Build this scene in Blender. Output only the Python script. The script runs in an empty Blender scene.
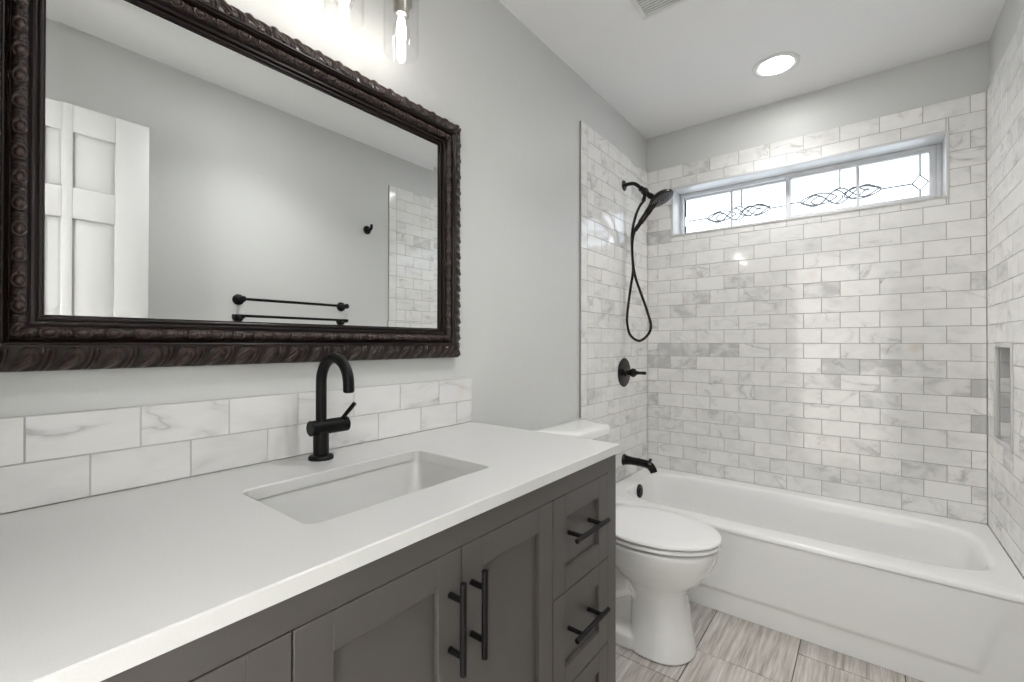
import bpy, bmesh, math, random
import numpy as np
from mathutils import Vector, Matrix
random.seed(7)
SC = bpy.context.scene
COL = SC.collection
PI = math.pi

# ------------------------------------------------------------------ camera, world, exposure
W = 1.527          # room width, wall to wall
H = 2.4585         # ceiling height
T = 0.012          # tile thickness
cam_d = bpy.data.cameras.new('camera'); cam = bpy.data.objects.new('camera', cam_d); COL.objects.link(cam)
cam_d.sensor_fit = 'HORIZONTAL'; cam_d.sensor_width = 36.0
cam_d.lens = 450.08 * 36.0 / 1024.0
cam_d.clip_start = 0.01
YAW, PITCH, ROLL = 0.6665, 0.0047, 0.0014
cam.location = (1.1051, -2.7902, 1.1461)
cam.rotation_euler = (Matrix.Rotation(YAW, 3, 'Z') @ Matrix.Rotation(PI/2 + PITCH, 3, 'X') @ Matrix.Rotation(ROLL, 3, 'Z')).to_euler()
SC.camera = cam

world = bpy.data.worlds.new('overcast_sky'); SC.world = world; world.use_nodes = True
bg = world.node_tree.nodes['Background']
bg.inputs['Color'].default_value = (0.84, 0.92, 1.0, 1)
bg.inputs['Strength'].default_value = 3.1

SC.view_settings.view_transform = 'Standard'
SC.view_settings.look = 'None'
SC.view_settings.gamma = 1.0
SC.view_settings.use_curve_mapping = False
SC.view_settings.exposure = -0.02
SC.cycles.max_bounces = 12
SC.cycles.diffuse_bounces = 6
SC.cycles.glossy_bounces = 6
SC.cycles.transparent_max_bounces = 16
SC.cycles.sample_clamp_indirect = 6.0
SC.cycles.caustics_reflective = False
SC.cycles.caustics_refractive = False
SC.cycles.use_denoising = True

BULB_E, CAN_E, SPOT1_W, FILL_SPOT_W, HALL_FILL_W = 38.0, 54.0, 22.0, 40.0, 350.0
# unseen hall lamp, added as soft fill through the doorway (fitting built further down)
hl = bpy.data.lights.new('hall_fill_lamp', 'AREA'); hl.shape = 'RECTANGLE'; hl.size = 0.28; hl.size_y = 0.26
hl.energy = HALL_FILL_W; hl.color = (1.0, 1.0, 0.995)
hlo = bpy.data.objects.new('hall_fill_lamp', hl); COL.objects.link(hlo); hlo.location = (-1.1, -3.19, H - 0.035)

# ------------------------------------------------------------------ materials
def mat(name, col, rough=0.5, metal=0.0, spec=0.5, coat=0.0):
    m = bpy.data.materials.new(name); m.use_nodes = True
    b = m.node_tree.nodes['Principled BSDF']
    b.inputs['Base Color'].default_value = (*col, 1)
    b.inputs['Roughness'].default_value = rough
    b.inputs['Metallic'].default_value = metal
    b.inputs['Specular IOR Level'].default_value = spec
    b.inputs['Coat Weight'].default_value = coat
    return m, m.node_tree.nodes, m.node_tree.links, b

def nd(nodes, t, **kw):
    n = nodes.new(t)
    for k, v in kw.items(): setattr(n, k, v)
    return n

def noise(nodes, links, scale, detail=2.0, rough=0.5, dist=0.0, vec=None):
    n = nodes.new('ShaderNodeTexNoise')
    n.inputs['Scale'].default_value = scale; n.inputs['Detail'].default_value = detail
    n.inputs['Roughness'].default_value = rough; n.inputs['Distortion'].default_value = dist
    if vec is not None: links.new(vec, n.inputs['Vector'])
    return n

def ramp(nodes, links, src, stops):
    r = nodes.new('ShaderNodeValToRGB')
    el = r.color_ramp.elements
    while len(el) < len(stops): el.new(0.5)
    for e, (p, c) in zip(el, stops):
        e.position = p; e.color = (*c, 1) if len(c) == 3 else c
    links.new(src, r.inputs['Fac']); return r

def mixc(nodes, links, fac, a, b, mode='MIX'):
    m = nodes.new('ShaderNodeMix'); m.data_type = 'RGBA'; m.blend_type = mode
    for s, v in ((m.inputs[0], fac), (m.inputs[6], a), (m.inputs[7], b)):
        if hasattr(v, 'is_linked'): links.new(v, s)
        elif isinstance(v, (int, float)): s.default_value = v
        else: s.default_value = (*v, 1)
    return m.outputs[2]

def bump(nodes, links, b, height, strength, dist):
    n = nodes.new('ShaderNodeBump'); n.inputs['Strength'].default_value = strength
    n.inputs['Distance'].default_value = dist
    links.new(height, n.inputs['Height']); links.new(n.outputs['Normal'], b.inputs['Normal']); return n

def objco(nodes): return nodes.new('ShaderNodeTexCoord').outputs['Object']

def paint(name, col, rough=0.45, tex=True, spec=0.35):
    m, N, L, b = mat(name, col, rough, spec=spec)
    if tex:
        co = objco(N)
        n = noise(N, L, 22, 3, 0.5, 0.6, co)
        r = ramp(N, L, n.outputs['Fac'], [(0.46, (0, 0, 0)), (0.60, (1, 1, 1))])
        bump(N, L, b, r.outputs['Color'], 0.12, 0.0015)
    return m

M = {}
M['wall'] = paint('wall_paint', (0.62, 0.625, 0.615), 0.42)
M['ceil'] = paint('ceiling_paint', (0.84, 0.84, 0.845), 0.6)
M['hall'] = paint('hall_paint', (0.8, 0.8, 0.79), 0.5, False)
M['trimw'] = paint('trim_white', (0.74, 0.74, 0.735), 0.3, False)
M['door'] = paint('door_white', (0.62, 0.62, 0.62), 0.35, False)

def marble(name, light, dark, veinc, scale, vein_w=0.016, peach=True):
    m, N, L, b = mat(name, light, 0.08, spec=0.7)
    co = objco(N)
    at = nd(N, 'ShaderNodeAttribute', attribute_name='tile')
    sep = N.new('ShaderNodeSeparateColor'); L.new(at.outputs['Color'], sep.inputs[0])
    off = nd(N, 'ShaderNodeVectorMath', operation='SCALE'); L.new(at.outputs['Color'], off.inputs[0]); off.inputs['Scale'].default_value = 23.0
    add = nd(N, 'ShaderNodeVectorMath', operation='ADD'); L.new(co, add.inputs[0]); L.new(off.outputs[0], add.inputs[1])
    v = add.outputs[0]
    # streaks lean: stretch the lookup along a diagonal
    mp = nd(N, 'ShaderNodeMapping'); L.new(v, mp.inputs['Vector']); mp.inputs['Rotation'].default_value = (0.6, 0.5, 0.4); mp.inputs['Scale'].default_value = (1.0, 0.55, 1.5)
    w = mp.outputs[0]
    cloud = noise(N, L, scale * 1.6, 5, 0.55, 0.5, w)
    s = nd(N, 'ShaderNodeMath', operation='MULTIPLY_ADD'); L.new(cloud.outputs['Fac'], s.inputs[0]); s.inputs[1].default_value = 1.1
    L.new(sep.outputs[0], s.inputs[2])
    base = ramp(N, L, s.outputs[0], [(0.46, light), (0.76, tuple(0.72*a + 0.28*c for a, c in zip(light, dark))), (1.0, dark)])
    n1 = noise(N, L, scale * 0.62, 5, 0.5, 0.9, w)
    d = nd(N, 'ShaderNodeMath', operation='SUBTRACT'); L.new(n1.outputs['Fac'], d.inputs[0]); d.inputs[1].default_value = 0.5
    a = nd(N, 'ShaderNodeMath', operation='ABSOLUTE'); L.new(d.outputs[0], a.inputs[0])
    vr = ramp(N, L, a.outputs[0], [(0.0, (1, 1, 1)), (vein_w*0.6, (0.35, 0.35, 0.35)), (vein_w*2.6, (0, 0, 0))])
    n2 = noise(N, L, scale * 0.9, 2, 0.5, 0, v)
    mk = ramp(N, L, n2.outputs['Fac'], [(0.48, (0, 0, 0)), (0.70, (1, 1, 1))])
    vm = nd(N, 'ShaderNodeMath', operation='MULTIPLY'); L.new(vr.outputs['Color'], vm.inputs[0]); L.new(mk.outputs['Color'], vm.inputs[1])
    vm2 = nd(N, 'ShaderNodeMath', operation='MULTIPLY'); L.new(vm.outputs[0], vm2.inputs[0]); vm2.inputs[1].default_value = 0.62
    c = mixc(N, L, vm2.outputs[0], base.outputs['Color'], veinc)
    # a few warm stains
    n3 = noise(N, L, scale * 1.1, 2, 0.5, 0.3, v)
    pk = ramp(N, L, n3.outputs['Fac'], [(0.66, (0, 0, 0)), (0.80, (0.5, 0.5, 0.5))])
    c = mixc(N, L, pk.outputs['Color'], c, (0.66, 0.58, 0.50))
    L.new(c, b.inputs['Base Color'])
    fine = noise(N, L, 9, 2, 0.5, 0, co)
    bump(N, L, b, fine.outputs['Fac'], 0.03, 0.003)
    return m
M['marble'] = marble('polished_marble', (0.84, 0.83, 0.81), (0.53, 0.525, 0.52), (0.20, 0.20, 0.20), 7.0)
M['marble2'] = marble('honed_marble', (0.77, 0.765, 0.755), (0.40, 0.40, 0.395), (0.25, 0.25, 0.25), 5.0, 0.014)
M['grout'] = paint('grey_grout', (0.36, 0.355, 0.345), 0.9, False)
M['grout2'] = paint('pale_grout', (0.52, 0.52, 0.51), 0.9, False)
M['fgrout'] = paint('brown_grout', (0.12, 0.10, 0.085), 0.9, False)

def floor_tile():
    m, N, L, b = mat('streaked_floor_tile', (0.5, 0.48, 0.45), 0.42)
    co = objco(N)
    at = nd(N, 'ShaderNodeAttribute', attribute_name='tile')
    off = nd(N, 'ShaderNodeVectorMath', operation='SCALE'); L.new(at.outputs['Color'], off.inputs[0]); off.inputs['Scale'].default_value = 17.0
    add = nd(N, 'ShaderNodeVectorMath', operation='ADD'); L.new(co, add.inputs[0]); L.new(off.outputs[0], add.inputs[1])
    mp = nd(N, 'ShaderNodeMapping'); L.new(add.outputs[0], mp.inputs['Vector']); mp.inputs['Scale'].default_value = (1.0, 0.045, 1.0)
    n = noise(N, L, 62, 6, 0.62, 0.15, mp.outputs[0])
    r = ramp(N, L, n.outputs['Fac'], [(0.30, (0.34, 0.305, 0.275)), (0.46, (0.56, 0.525, 0.485)), (0.62, (0.72, 0.69, 0.655)), (0.80, (0.80, 0.78, 0.75))])
    n2 = noise(N, L, 260, 3, 0.6, 0, mp.outputs[0])
    r2 = ramp(N, L, n2.outputs['Fac'], [(0.35, (0.80, 0.79, 0.78)), (0.6, (1, 1, 1))])
    L.new(mixc(N, L, 1.0, r.outputs['Color'], r2.outputs['Color'], 'MULTIPLY'), b.inputs['Base Color'])
    return m
M['ftile'] = floor_tile()

def quartz():
    m, N, L, b = mat('white_quartz', (0.64, 0.64, 0.63), 0.22)
    co = objco(N)
    n = noise(N, L, 700, 2, 0.5, 0, co)
    r = ramp(N, L, n.outputs['Fac'], [(0.3, (0.62, 0.62, 0.61)), (0.7, (0.66, 0.66, 0.65))])
    L.new(r.outputs['Color'], b.inputs['Base Color'])
    return m
M['quartz'] = quartz()
M['porc'] = mat('white_porcelain', (0.84, 0.84, 0.83), 0.08, coat=0.3)[0]
M['seat'] = mat('white_seat_plastic', (0.85, 0.85, 0.845), 0.16)[0]
M['tub'] = mat('tub_enamel', (0.85, 0.85, 0.84), 0.20, coat=0.0)[0]
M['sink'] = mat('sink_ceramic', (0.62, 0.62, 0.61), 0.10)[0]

def cabinet():
    m, N, L, b = mat('taupe_cabinet_paint', (0.078, 0.071, 0.066), 0.36, spec=0.45)
    co = objco(N); n = noise(N, L, 240, 3, 0.6, 0, co)
    bump(N, L, b, n.outputs['Fac'], 0.04, 0.0006)
    return m
M['cab'] = cabinet()
M['cabin'] = mat('cabinet_shadow_gap', (0.03, 0.028, 0.027), 0.7)[0]
def black():
    m, N, L, b = mat('matte_black_metal', (0.004, 0.004, 0.004), 0.42, spec=0.2)
    n = noise(N, L, 60, 2, 0.5, 0, objco(N))
    r = ramp(N, L, n.outputs['Fac'], [(0.3, (0.38, 0.38, 0.38)), (0.7, (0.46, 0.46, 0.46))])
    L.new(r.outputs['Color'], b.inputs['Roughness'])
    return m
M['black'] = black()
def bronze():
    m, N, L, b = mat('oil_rubbed_bronze', (0.006, 0.005, 0.005), 0.26, metal=0.0, spec=0.30, coat=0.0)
    n = noise(N, L, 80, 3, 0.5, 0, objco(N))
    r = ramp(N, L, n.outputs['Fac'], [(0.45, (0.004, 0.0035, 0.003)), (0.8, (0.014, 0.010, 0.008))])
    L.new(r.outputs['Color'], b.inputs['Base Color'])
    return m
M['bronze'] = bronze()
M['nozzle'] = mat('grey_rubber_nozzle', (0.35, 0.37, 0.40), 0.5)[0]
M['hole'] = mat('dark_slot', (0.02, 0.02, 0.02), 0.8)[0]
def frame_mat():
    m, N, L, b = mat('carved_espresso_wood', (0.05, 0.03, 0.025), 0.31, spec=0.42, coat=0.0)
    b.inputs['Coat Roughness'].default_value = 0.25
    at = nd(N, 'ShaderNodeAttribute', attribute_name='relief')
    n = noise(N, L, 90, 3, 0.6, 0, objco(N))
    s = nd(N, 'ShaderNodeMath', operation='MULTIPLY_ADD'); L.new(n.outputs['Fac'], s.inputs[0]); s.inputs[1].default_value = 0.5
    L.new(at.outputs['Fac'], s.inputs[2])
    r = ramp(N, L, s.outputs[0], [(0.25, (0.010, 0.0048, 0.0038)), (0.65, (0.017, 0.0080, 0.0062)), (0.8, (0.026, 0.0130, 0.010)), (1.0, (0.048, 0.029, 0.023))])
    L.new(r.outputs['Color'], b.inputs['Base Color'])
    return m
M['frame'] = frame_mat()
M['mirror'] = mat('silvered_mirror', (0.88, 0.895, 0.885), 0.0, metal=1.0)[0]

def thin_glass(name, tint, spec_fac=1.0, rough=0.0):
    m = bpy.data.materials.new(name); m.use_nodes = True
    N, L = m.node_tree.nodes, m.node_tree.links
    N.remove(N['Principled BSDF'])
    tr = N.new('ShaderNodeBsdfTransparent'); tr.inputs[0].default_value = (*tint, 1)
    gl = N.new('ShaderNodeBsdfGlossy'); gl.inputs['Roughness'].default_value = rough
    fr = N.new('ShaderNodeLayerWeight'); fr.inputs['Blend'].default_value = 0.5
    pw = nd(N, 'ShaderNodeMath', operation='POWER'); L.new(fr.outputs['Facing'], pw.inputs[0]); pw.inputs[1].default_value = 5.0
    sc = nd(N, 'ShaderNodeMath', operation='MULTIPLY_ADD'); L.new(pw.outputs[0], sc.inputs[0]); sc.inputs[1].default_value = 0.75*spec_fac; sc.inputs[2].default_value = 0.04*spec_fac
    mx = N.new('ShaderNodeMixShader'); L.new(sc.outputs[0], mx.inputs[0]); L.new(tr.outputs[0], mx.inputs[1]); L.new(gl.outputs[0], mx.inputs[2])
    L.new(mx.outputs[0], N['Material Output'].inputs['Surface'])
    return m
M['pane'] = thin_glass('window_glass', (0.96, 0.98, 1.0))
M['shade'] = thin_glass('clear_shade_glass', (0.99, 0.99, 0.99), 0.7)
M['bulbglass'] = thin_glass('bulb_glass', (0.98, 0.98, 0.97), 0.8)
M['vinyl'] = mat('white_vinyl', (0.72, 0.73, 0.75), 0.35)[0]
M['lead'] = mat('lead_came', (0.22, 0.235, 0.25), 0.5)[0]
def emit(name, col, s):
    m = bpy.data.materials.new(name); m.use_nodes = True
    N, L = m.node_tree.nodes, m.node_tree.links
    b = N['Principled BSDF']; b.inputs['Base Color'].default_value = (0.8, 0.8, 0.8, 1)
    b.inputs['Emission Color'].default_value = (*col, 1); b.inputs['Emission Strength'].default_value = s
    return m
M['bulb'] = emit('glowing_filament', (1.0, 0.95, 0.89), BULB_E)
M['can'] = emit('lit_diffuser', (1.0, 0.995, 0.985), CAN_E)
M['nickel'] = mat('brushed_nickel', (0.42, 0.40, 0.37), 0.32, metal=1.0)[0]

# ------------------------------------------------------------------ mesh helpers
def link(name, me, m=None, parent=None, smooth=None):
    o = bpy.data.objects.new(name, me); COL.objects.link(o)
    for mm in (m if isinstance(m, (list, tuple)) else [m]):
        if mm is not None: me.materials.append(mm)
    if smooth is not None:
        me.shade_smooth(); me.set_sharp_from_angle(angle=math.radians(smooth))
    if parent is not None:
        o.parent = parent
        o.location = -Vector(parent_world(parent))
    return o
def parent_world(p):
    v = Vector(p.location)
    while p.parent is not None:
        p = p.parent; v += Vector(p.location)
    return v

def obj(name, bm, m, parent=None, smooth=30):
    bmesh.ops.recalc_face_normals(bm, faces=bm.faces[:])
    me = bpy.data.meshes.new(name); bm.to_mesh(me); bm.free()
    return link(name, me, m, parent, smooth)

def thing(name, label, cat, loc, group=None):
    o = bpy.data.objects.new(name, None); COL.objects.link(o); o.location = loc
    o.empty_display_size = 0.05
    return tag(o, label, cat, group)
def tag(o, label, cat, group=None):
    o['label'] = label; o['category'] = cat
    if group: o['group'] = group
    return o
def struct(o): o['kind'] = 'structure'; return o

def BM(): return bmesh.new()
def box(bm, lo, hi, bev=0.0, seg=2):
    vs = [bm.verts.new((x, y, z)) for x in (lo[0], hi[0]) for y in (lo[1], hi[1]) for z in (lo[2], hi[2])]
    f = [(0, 1, 3, 2), (4, 6, 7, 5), (0, 4, 5, 1), (2, 3, 7, 6), (0, 2, 6, 4), (1, 5, 7, 3)]
    fs = [bm.faces.new([vs[i] for i in q]) for q in f]
    if bev > 0:
        es = list({e for ff in fs for e in ff.edges})
        bmesh.ops.bevel(bm, geom=es, offset=bev, segments=seg, profile=0.5, affect='EDGES')
    return vs

def frame_axes(d):
    d = Vector(d).normalized()
    a = Vector((0, 0, 1)) if abs(d.z) < 0.9 else Vector((1, 0, 0))
    u = d.cross(a).normalized(); v = d.cross(u).normalized()
    return d, u, v

def lathe(bm, origin, axis, prof, n=28, cap0=True, cap1=True):
    """prof: list of (distance along axis, radius)"""
    d, u, v = frame_axes(axis); o = Vector(origin)
    rings = []
    for h, r in prof:
        if r < 1e-6: rings.append([bm.verts.new(o + d*h)])
        else: rings.append([bm.verts.new(o + d*h + (u*math.cos(2*PI*i/n) + v*math.sin(2*PI*i/n))*r) for i in range(n)])
    for a, b in zip(rings[:-1], rings[1:]):
        for i in range(n):
            j = (i+1) % n
            if len(a) == 1 and len(b) == 1: continue
            if len(a) == 1: bm.faces.new((a[0], b[i], b[j]))
            elif len(b) == 1: bm.faces.new((a[i], a[j], b[0]))
            else: bm.faces.new((a[i], a[j], b[j], b[i]))
    if cap0 and len(rings[0]) > 1: bm.faces.new(rings[0])
    if cap1 and len(rings[-1]) > 1: bm.faces.new(rings[-1])

def catmull(pts, k=8):
    P = [Vector(p) for p in pts]; out = []
    for i in range(len(P)-1):
        p0 = P[i-1] if i > 0 else P[0]*2 - P[1]
        p1, p2 = P[i], P[i+1]
        p3 = P[i+2] if i+2 < len(P) else P[-1]*2 - P[-2]
        for j in range(k):
            t = j/k
            out.append(0.5*((2*p1) + (p2-p0)*t + (2*p0-5*p1+4*p2-p3)*t*t + (3*p1-p0-3*p2+p3)*t**3))
    out.append(P[-1]); return out

def tube(bm, pts, r, n=14, cap=True):
    P = [Vector(p) for p in pts]
    R = r if isinstance(r, (list, tuple)) else [r]*len(P)
    if len(R) != len(P): R = [float(x) for x in np.interp(np.linspace(0, 1, len(P)), np.linspace(0, 1, len(R)), R)]
    d, u, v = frame_axes(P[1]-P[0]); rings = []
    for i, p in enumerate(P):
        t = (P[min(i+1, len(P)-1)] - P[max(i-1, 0)]).normalized()
        u = (u - t*u.dot(t)).normalized(); v = t.cross(u)
        rings.append([bm.verts.new(p + (u*math.cos(2*PI*k/n) + v*math.sin(2*PI*k/n))*R[i]) for k in range(n)])
    for a, b in zip(rings[:-1], rings[1:]):
        for k in range(n): bm.faces.new((a[k], a[(k+1) % n], b[(k+1) % n], b[k]))
    if cap: bm.faces.new(rings[0]); bm.faces.new(rings[-1])

def loft(bm, loops, cap0=True, cap1=True):
    R = [[bm.verts.new(p) for p in l] for l in loops]; n = len(R[0])
    for a, b in zip(R[:-1], R[1:]):
        for k in range(n): bm.faces.new((a[k], a[(k+1) % n], b[(k+1) % n], b[k]))
    if cap0: bm.faces.new(R[0])
    if cap1: bm.faces.new(R[-1])

def rrect(x0, x1, y0, y1, r, z, k=6):
    pts = []
    for cx, cy, a0 in ((x1-r, y1-r, 0), (x0+r, y1-r, 90), (x0+r, y0+r, 180), (x1-r, y0+r, 270)):
        for i in range(k+1):
            a = math.radians(a0 + 90*i/k); pts.append(Vector((cx + r*math.cos(a), cy + r*math.sin(a), z)))
    return pts

# ------------------------------------------------------------------ tiles
def clip(rects, hole):
    out = []; hu0, hu1, hv0, hv1 = hole
    for (a, b, c, d, tone) in rects:
        if b <= hu0 or a >= hu1 or d <= hv0 or c >= hv1: out.append((a, b, c, d, tone)); continue
        if a < hu0: out.append((a, hu0, c, d, tone))
        if b > hu1: out.append((hu1, b, c, d, tone))
        m0, m1 = max(a, hu0), min(b, hu1)
        if c < hv0: out.append((m0, m1, c, hv0, tone))
        if d > hv1: out.append((m0, m1, hv1, d, tone))
    return [r for r in out if r[1]-r[0] > 0.006 and r[3]-r[2] > 0.004]

def tile_mesh(name, parent, origin, U, V, Nn, rects, m, g, thick, gap=0.0026, bev=0.0012, seam=0.0015):
    """each tile a bevelled slab standing on a recessed grout bed, all in one cladding mesh"""
    bm = BM(); lay = bm.loops.layers.float_color.new('tile')
    O, U, V, Nn = Vector(origin), Vector(U), Vector(V), Vector(Nn)
    def P(u, v, w): return O + U*u + V*v + Nn*w
    for (a, b, c, d, tone) in rects:
        col = (tone, random.random(), random.random(), 1.0)
        h = gap/2
        base = [bm.verts.new(P(u, v, 0)) for u, v in ((a, c), (b, c), (b, d), (a, d))]
        bed = bm.faces.new(base); bed.material_index = 1
        for u in base: pass
        low = [bm.verts.new(P(u, v, 0)) for u, v in ((a+h, c+h), (b-h, c+h), (b-h, d-h), (a+h, d-h))]
        mid = [bm.verts.new(P(u, v, seam)) for u, v in ((a+h, c+h), (b-h, c+h), (b-h, d-h), (a+h, d-h))]
        e = h+bev
        top = [bm.verts.new(P(u, v, seam+bev*0.22)) for u, v in ((a+e, c+e), (b-e, c+e), (b-e, d-e), (a+e, d-e))]
        fs = [bm.faces.new(top)]
        for i in range(4):
            j = (i+1) % 4
            fs.append(bm.faces.new((low[i], low[j], mid[j], mid[i]))); fs.append(bm.faces.new((mid[i], mid[j], top[j], top[i])))
        for f in fs:
            f.material_index = 0
            for l in f.loops: l[lay] = col
    # body of the cladding behind the face
    us = sorted({r[0] for r in rects} | {r[1] for r in rects}); 
    for (a, b, c, d, tone) in rects:
        b1 = [bm.verts.new(P(u, v, w)) for u, v in ((a, c), (b, c), (b, d), (a, d)) for w in (-0.0002, -thick)]
        for i in range(4):
            j = (i+1) % 4
            f = bm.faces.new((b1[2*i], b1[2*j], b1[2*j+1], b1[2*i+1])); f.material_index = 1
        f = bm.faces.new((b1[1], b1[3], b1[5], b1[7])); f.material_index = 1
    ref = P(sum(r[0] for r in rects)/len(rects), rects[0][2], 0)
    me = bpy.data.meshes.new(name); bm.to_mesh(me)
    # faces of tiles must look along N
    bm.free()
    o = link(name, me, [m, g], parent)
    return o

def rnd_tone():
    r = random.random()
    if r < 0.03: return random.uniform(0.24, 0.36)
    if r < 0.20: return random.uniform(0.08, 0.20)
    return random.uniform(-0.12, 0.10)

PV, PH, Z0 = 0.0779, 0.0772, 0.3682
TOP = Z0 + 24*PV
Wr = W - T

# ------------------------------------------------------------------ the room shell
YF = -2.90                    # entry wall
def slab(name, boxes, m, parent=None):
    bm = BM()
    for lo, hi in boxes: box(bm, lo, hi)
    return obj(name, bm, m, parent, None)

# floor: 12 x 24 inch streaked tiles in a third-offset
fl = struct(slab('floor', [((-1.65, -4.42, -0.12), (1.9, 0.2, -0.004))], M['fgrout']))
rects = []
for k in range(-7, 5):
    x0 = 0.600 + 0.3045*k
    s0 = -1.030 + 0.2067*k
    for j in range(-8, 8):
        y0 = s0 + 0.6096*j
        a, b, c, d = max(x0, -1.48), min(x0+0.3045, 1.8), max(y0, -4.25), min(y0+0.6096, 0.1)
        if b-a > 0.01 and d-c > 0.01: rects.append((a, b, c, d, random.random()))
ft = tile_mesh('floor_tiling', fl, (0, 0, -0.003), (1, 0, 0), (0, 1, 0), (0, 0, 1), rects, M['ftile'], M['fgrout'], 0.0008, gap=0.0035, seam=0.0022)

ceil = struct(slab('ceiling', [((-1.65, -4.42, H), (1.9, 0.25, H+0.12))], M['ceil']))
wl = struct(slab('wall_left', [((-0.12, YF-0.1, -0.01), (0, 0.2, H+0.01))], M['wall']))
# right wall with the shampoo niche cut in it
NY0, NY1, NZ0, NZ1 = -0.415, -0.168, 0.772, 1.134
wr = struct(slab('wall_right', [((W, YF-0.1, -0.01), (W+0.14, NY0, H+0.01)), ((W, NY1, -0.01), (W+0.14, 0.2, H+0.01)),
    ((W, NY0, -0.01), (W+0.14, NY1, NZ0)), ((W, NY0, NZ1), (W+0.14, NY1, H+0.01)), ((W+0.095, NY0, NZ0), (W+0.14, NY1, NZ1))], M['wall']))
# back wall around the window
WX0, WX1, WZ0, WZ1 = 0.1734, 1.388, 1.814, 2.092
wb = struct(slab('wall_back', [((-0.12, T, -0.01), (WX0-0.012, 0.20, H+0.01)), ((WX1+0.012, T, -0.01), (W+0.14, 0.20, H+0.01)),
    ((WX0-0.012, T, -0.01), (WX1+0.012, 0.20, WZ0-0.012)), ((WX0-0.012, T, WZ1+0.012), (WX1+0.012, 0.20, H+0.01))], M['wall']))
# entry wall with its doorway, behind the camera
DX0, DX1 = 0.52, 1.30
wf = struct(slab('wall_front', [((-0.12, YF-0.12, -0.01), (DX0, YF, H+0.01)), ((DX0, YF-0.12, 2.06), (DX1, YF, H+0.01)),
    ((DX1, YF-0.12, -0.01), (W+0.14, -2.765, H+0.01))], M['wall']))
hall = struct(slab('wall_hall', [((-1.65, -4.3, -0.01), (-1.5, YF-0.02, H+0.01)), ((1.75, -4.3, -0.01), (1.9, YF-0.12, H+0.01)),
    ((-1.65, -4.42, -0.01), (1.9, -4.3, H+0.01)), ((-1.5, YF-0.12, -0.01), (-0.12, YF, H+0.01)), ((W+0.14, YF-0.12, -0.01), (1.9, YF, H+0.01))], M['hall']))
# casing round the doorway
bm = BM()
box(bm, (DX0-0.07, YF, 0), (DX0, YF+0.016, 2.06), 0.004); box(bm, (DX0-0.07, YF, 2.06), (DX1, YF+0.016, 2.13), 0.004)
struct(obj('trim_1', bm, M['trimw']))
bm = BM(); box(bm, (0, -1.60, 0), (0.014, -0.872, 0.10), 0.004)
struct(obj('baseboard_left', bm, M['trimw']))
bm = BM(); box(bm, (W-0.014, -2.765, 0), (W, -0.90, 0.10), 0.004)
struct(obj('baseboard_right', bm, M['trimw']))

# --- back wall tiles
dark_spots = [(0.66+0.0, 0, 0)]
tone_at = {}
rects = []
for k in range(24):
    par = 1 if k % 2 == 0 else 0
    xs = [T] + [0.0769 + PH*i for i in range(par, 19, 2)] + [Wr]
    for a, b in zip(xs[:-1], xs[1:]):
        tone = rnd_tone()
        rects.append([a, b, Z0 + k*PV, Z0 + (k+1)*PV, tone])
# individual grey tiles the photograph shows (x, z of a point on each)
GREY = [((0.43, 1.09), 0.36), ((0.20, 1.09), 0.40), ((0.30, 1.09), 0.38), ((0.04, 1.005), 0.40), ((0.05, 0.80), 0.34), ((0.04, 1.78), 0.40),
        ((1.04, 1.00), 0.42), ((1.12, 1.00), 0.34), ((1.48, 0.985), 0.46), ((1.48, 0.83), 0.46), ((1.48, 1.44), 0.36), ((0.30, 1.01), 0.30), ((0.22, 1.94), 0.2), ((0.35, 2.19), 0.26)]
for (x, z), tn in GREY:
    for r in rects:
        if r[0] <= x < r[1] and r[2] <= z < r[3]: r[4] = tn
rects = clip([tuple(r) for r in rects], (WX0-0.010, WX1+0.010, WZ0-0.010, WZ1+0.010))
tile_mesh('marble_tiling', wb, (0, 0.0022, 0), (1, 0, 0), (0, 0, 1), (0, -1, 0), rects, M['marble'], M['grout'], 0.0095)

def side_rects(yend, par0, holes=()):
    """running bond in u = distance from the back wall; a vertical border column at the outer edge"""
    L = -yend; bw = 0.060
    out = []
    for k in range(24):
        c, d = Z0 + k*PV, Z0 + (k+1)*PV
        xs = []; u = L - bw - (0.0772 if (k+par0) % 2 else 0.1544)
        us = [L-bw]
        while u > 0.004: us.append(u); u -= 0.1544
        us.append(0.0); us = us[::-1]
        for a, b in zip(us[:-1], us[1:]): out.append((a, b, c, d, rnd_tone()))
    v = 0.004
    zs = [0.004]; z = Z0 - 2*PV
    while z < TOP - 0.02:
        if z > 0.02: zs.append(z)
        z += 2*PV
    zs.append(TOP)
    for c, d in zip(zs[:-1], zs[1:]): out.append((L-bw, L, c, d, rnd_tone()*0.5))
    # strip between the tub front and the border, below the tub rim
    for k in range(-4, 0):
        out.append((0.742, L-bw, Z0+(k)*PV if k > -4 else max(Z0+k*PV, 0.004), Z0+(k+1)*PV, rnd_tone()))
    out = [r for r in out if r[1]-r[0] > 0.006]
    for h in holes: out = clip(out, h)
    return out
YL, YR = -0.852, -0.876
tile_mesh('marble_tiling', wl, (T-0.0022, 0, 0), (0, -1, 0), (0, 0, 1), (1, 0, 0), side_rects(YL, 0), M['marble'], M['grout'], 0.0095)
NT = 0.016
tile_mesh('marble_tiling', wr, (W-T+0.0022, 0, 0), (0, -1, 0), (0, 0, 1), (-1, 0, 0),
          side_rects(YR, 1, [(-NY1-NT, -NY0+NT, NZ0-NT, NZ1+NT)]), M['marble'], M['grout'], 0.0095)
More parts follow.
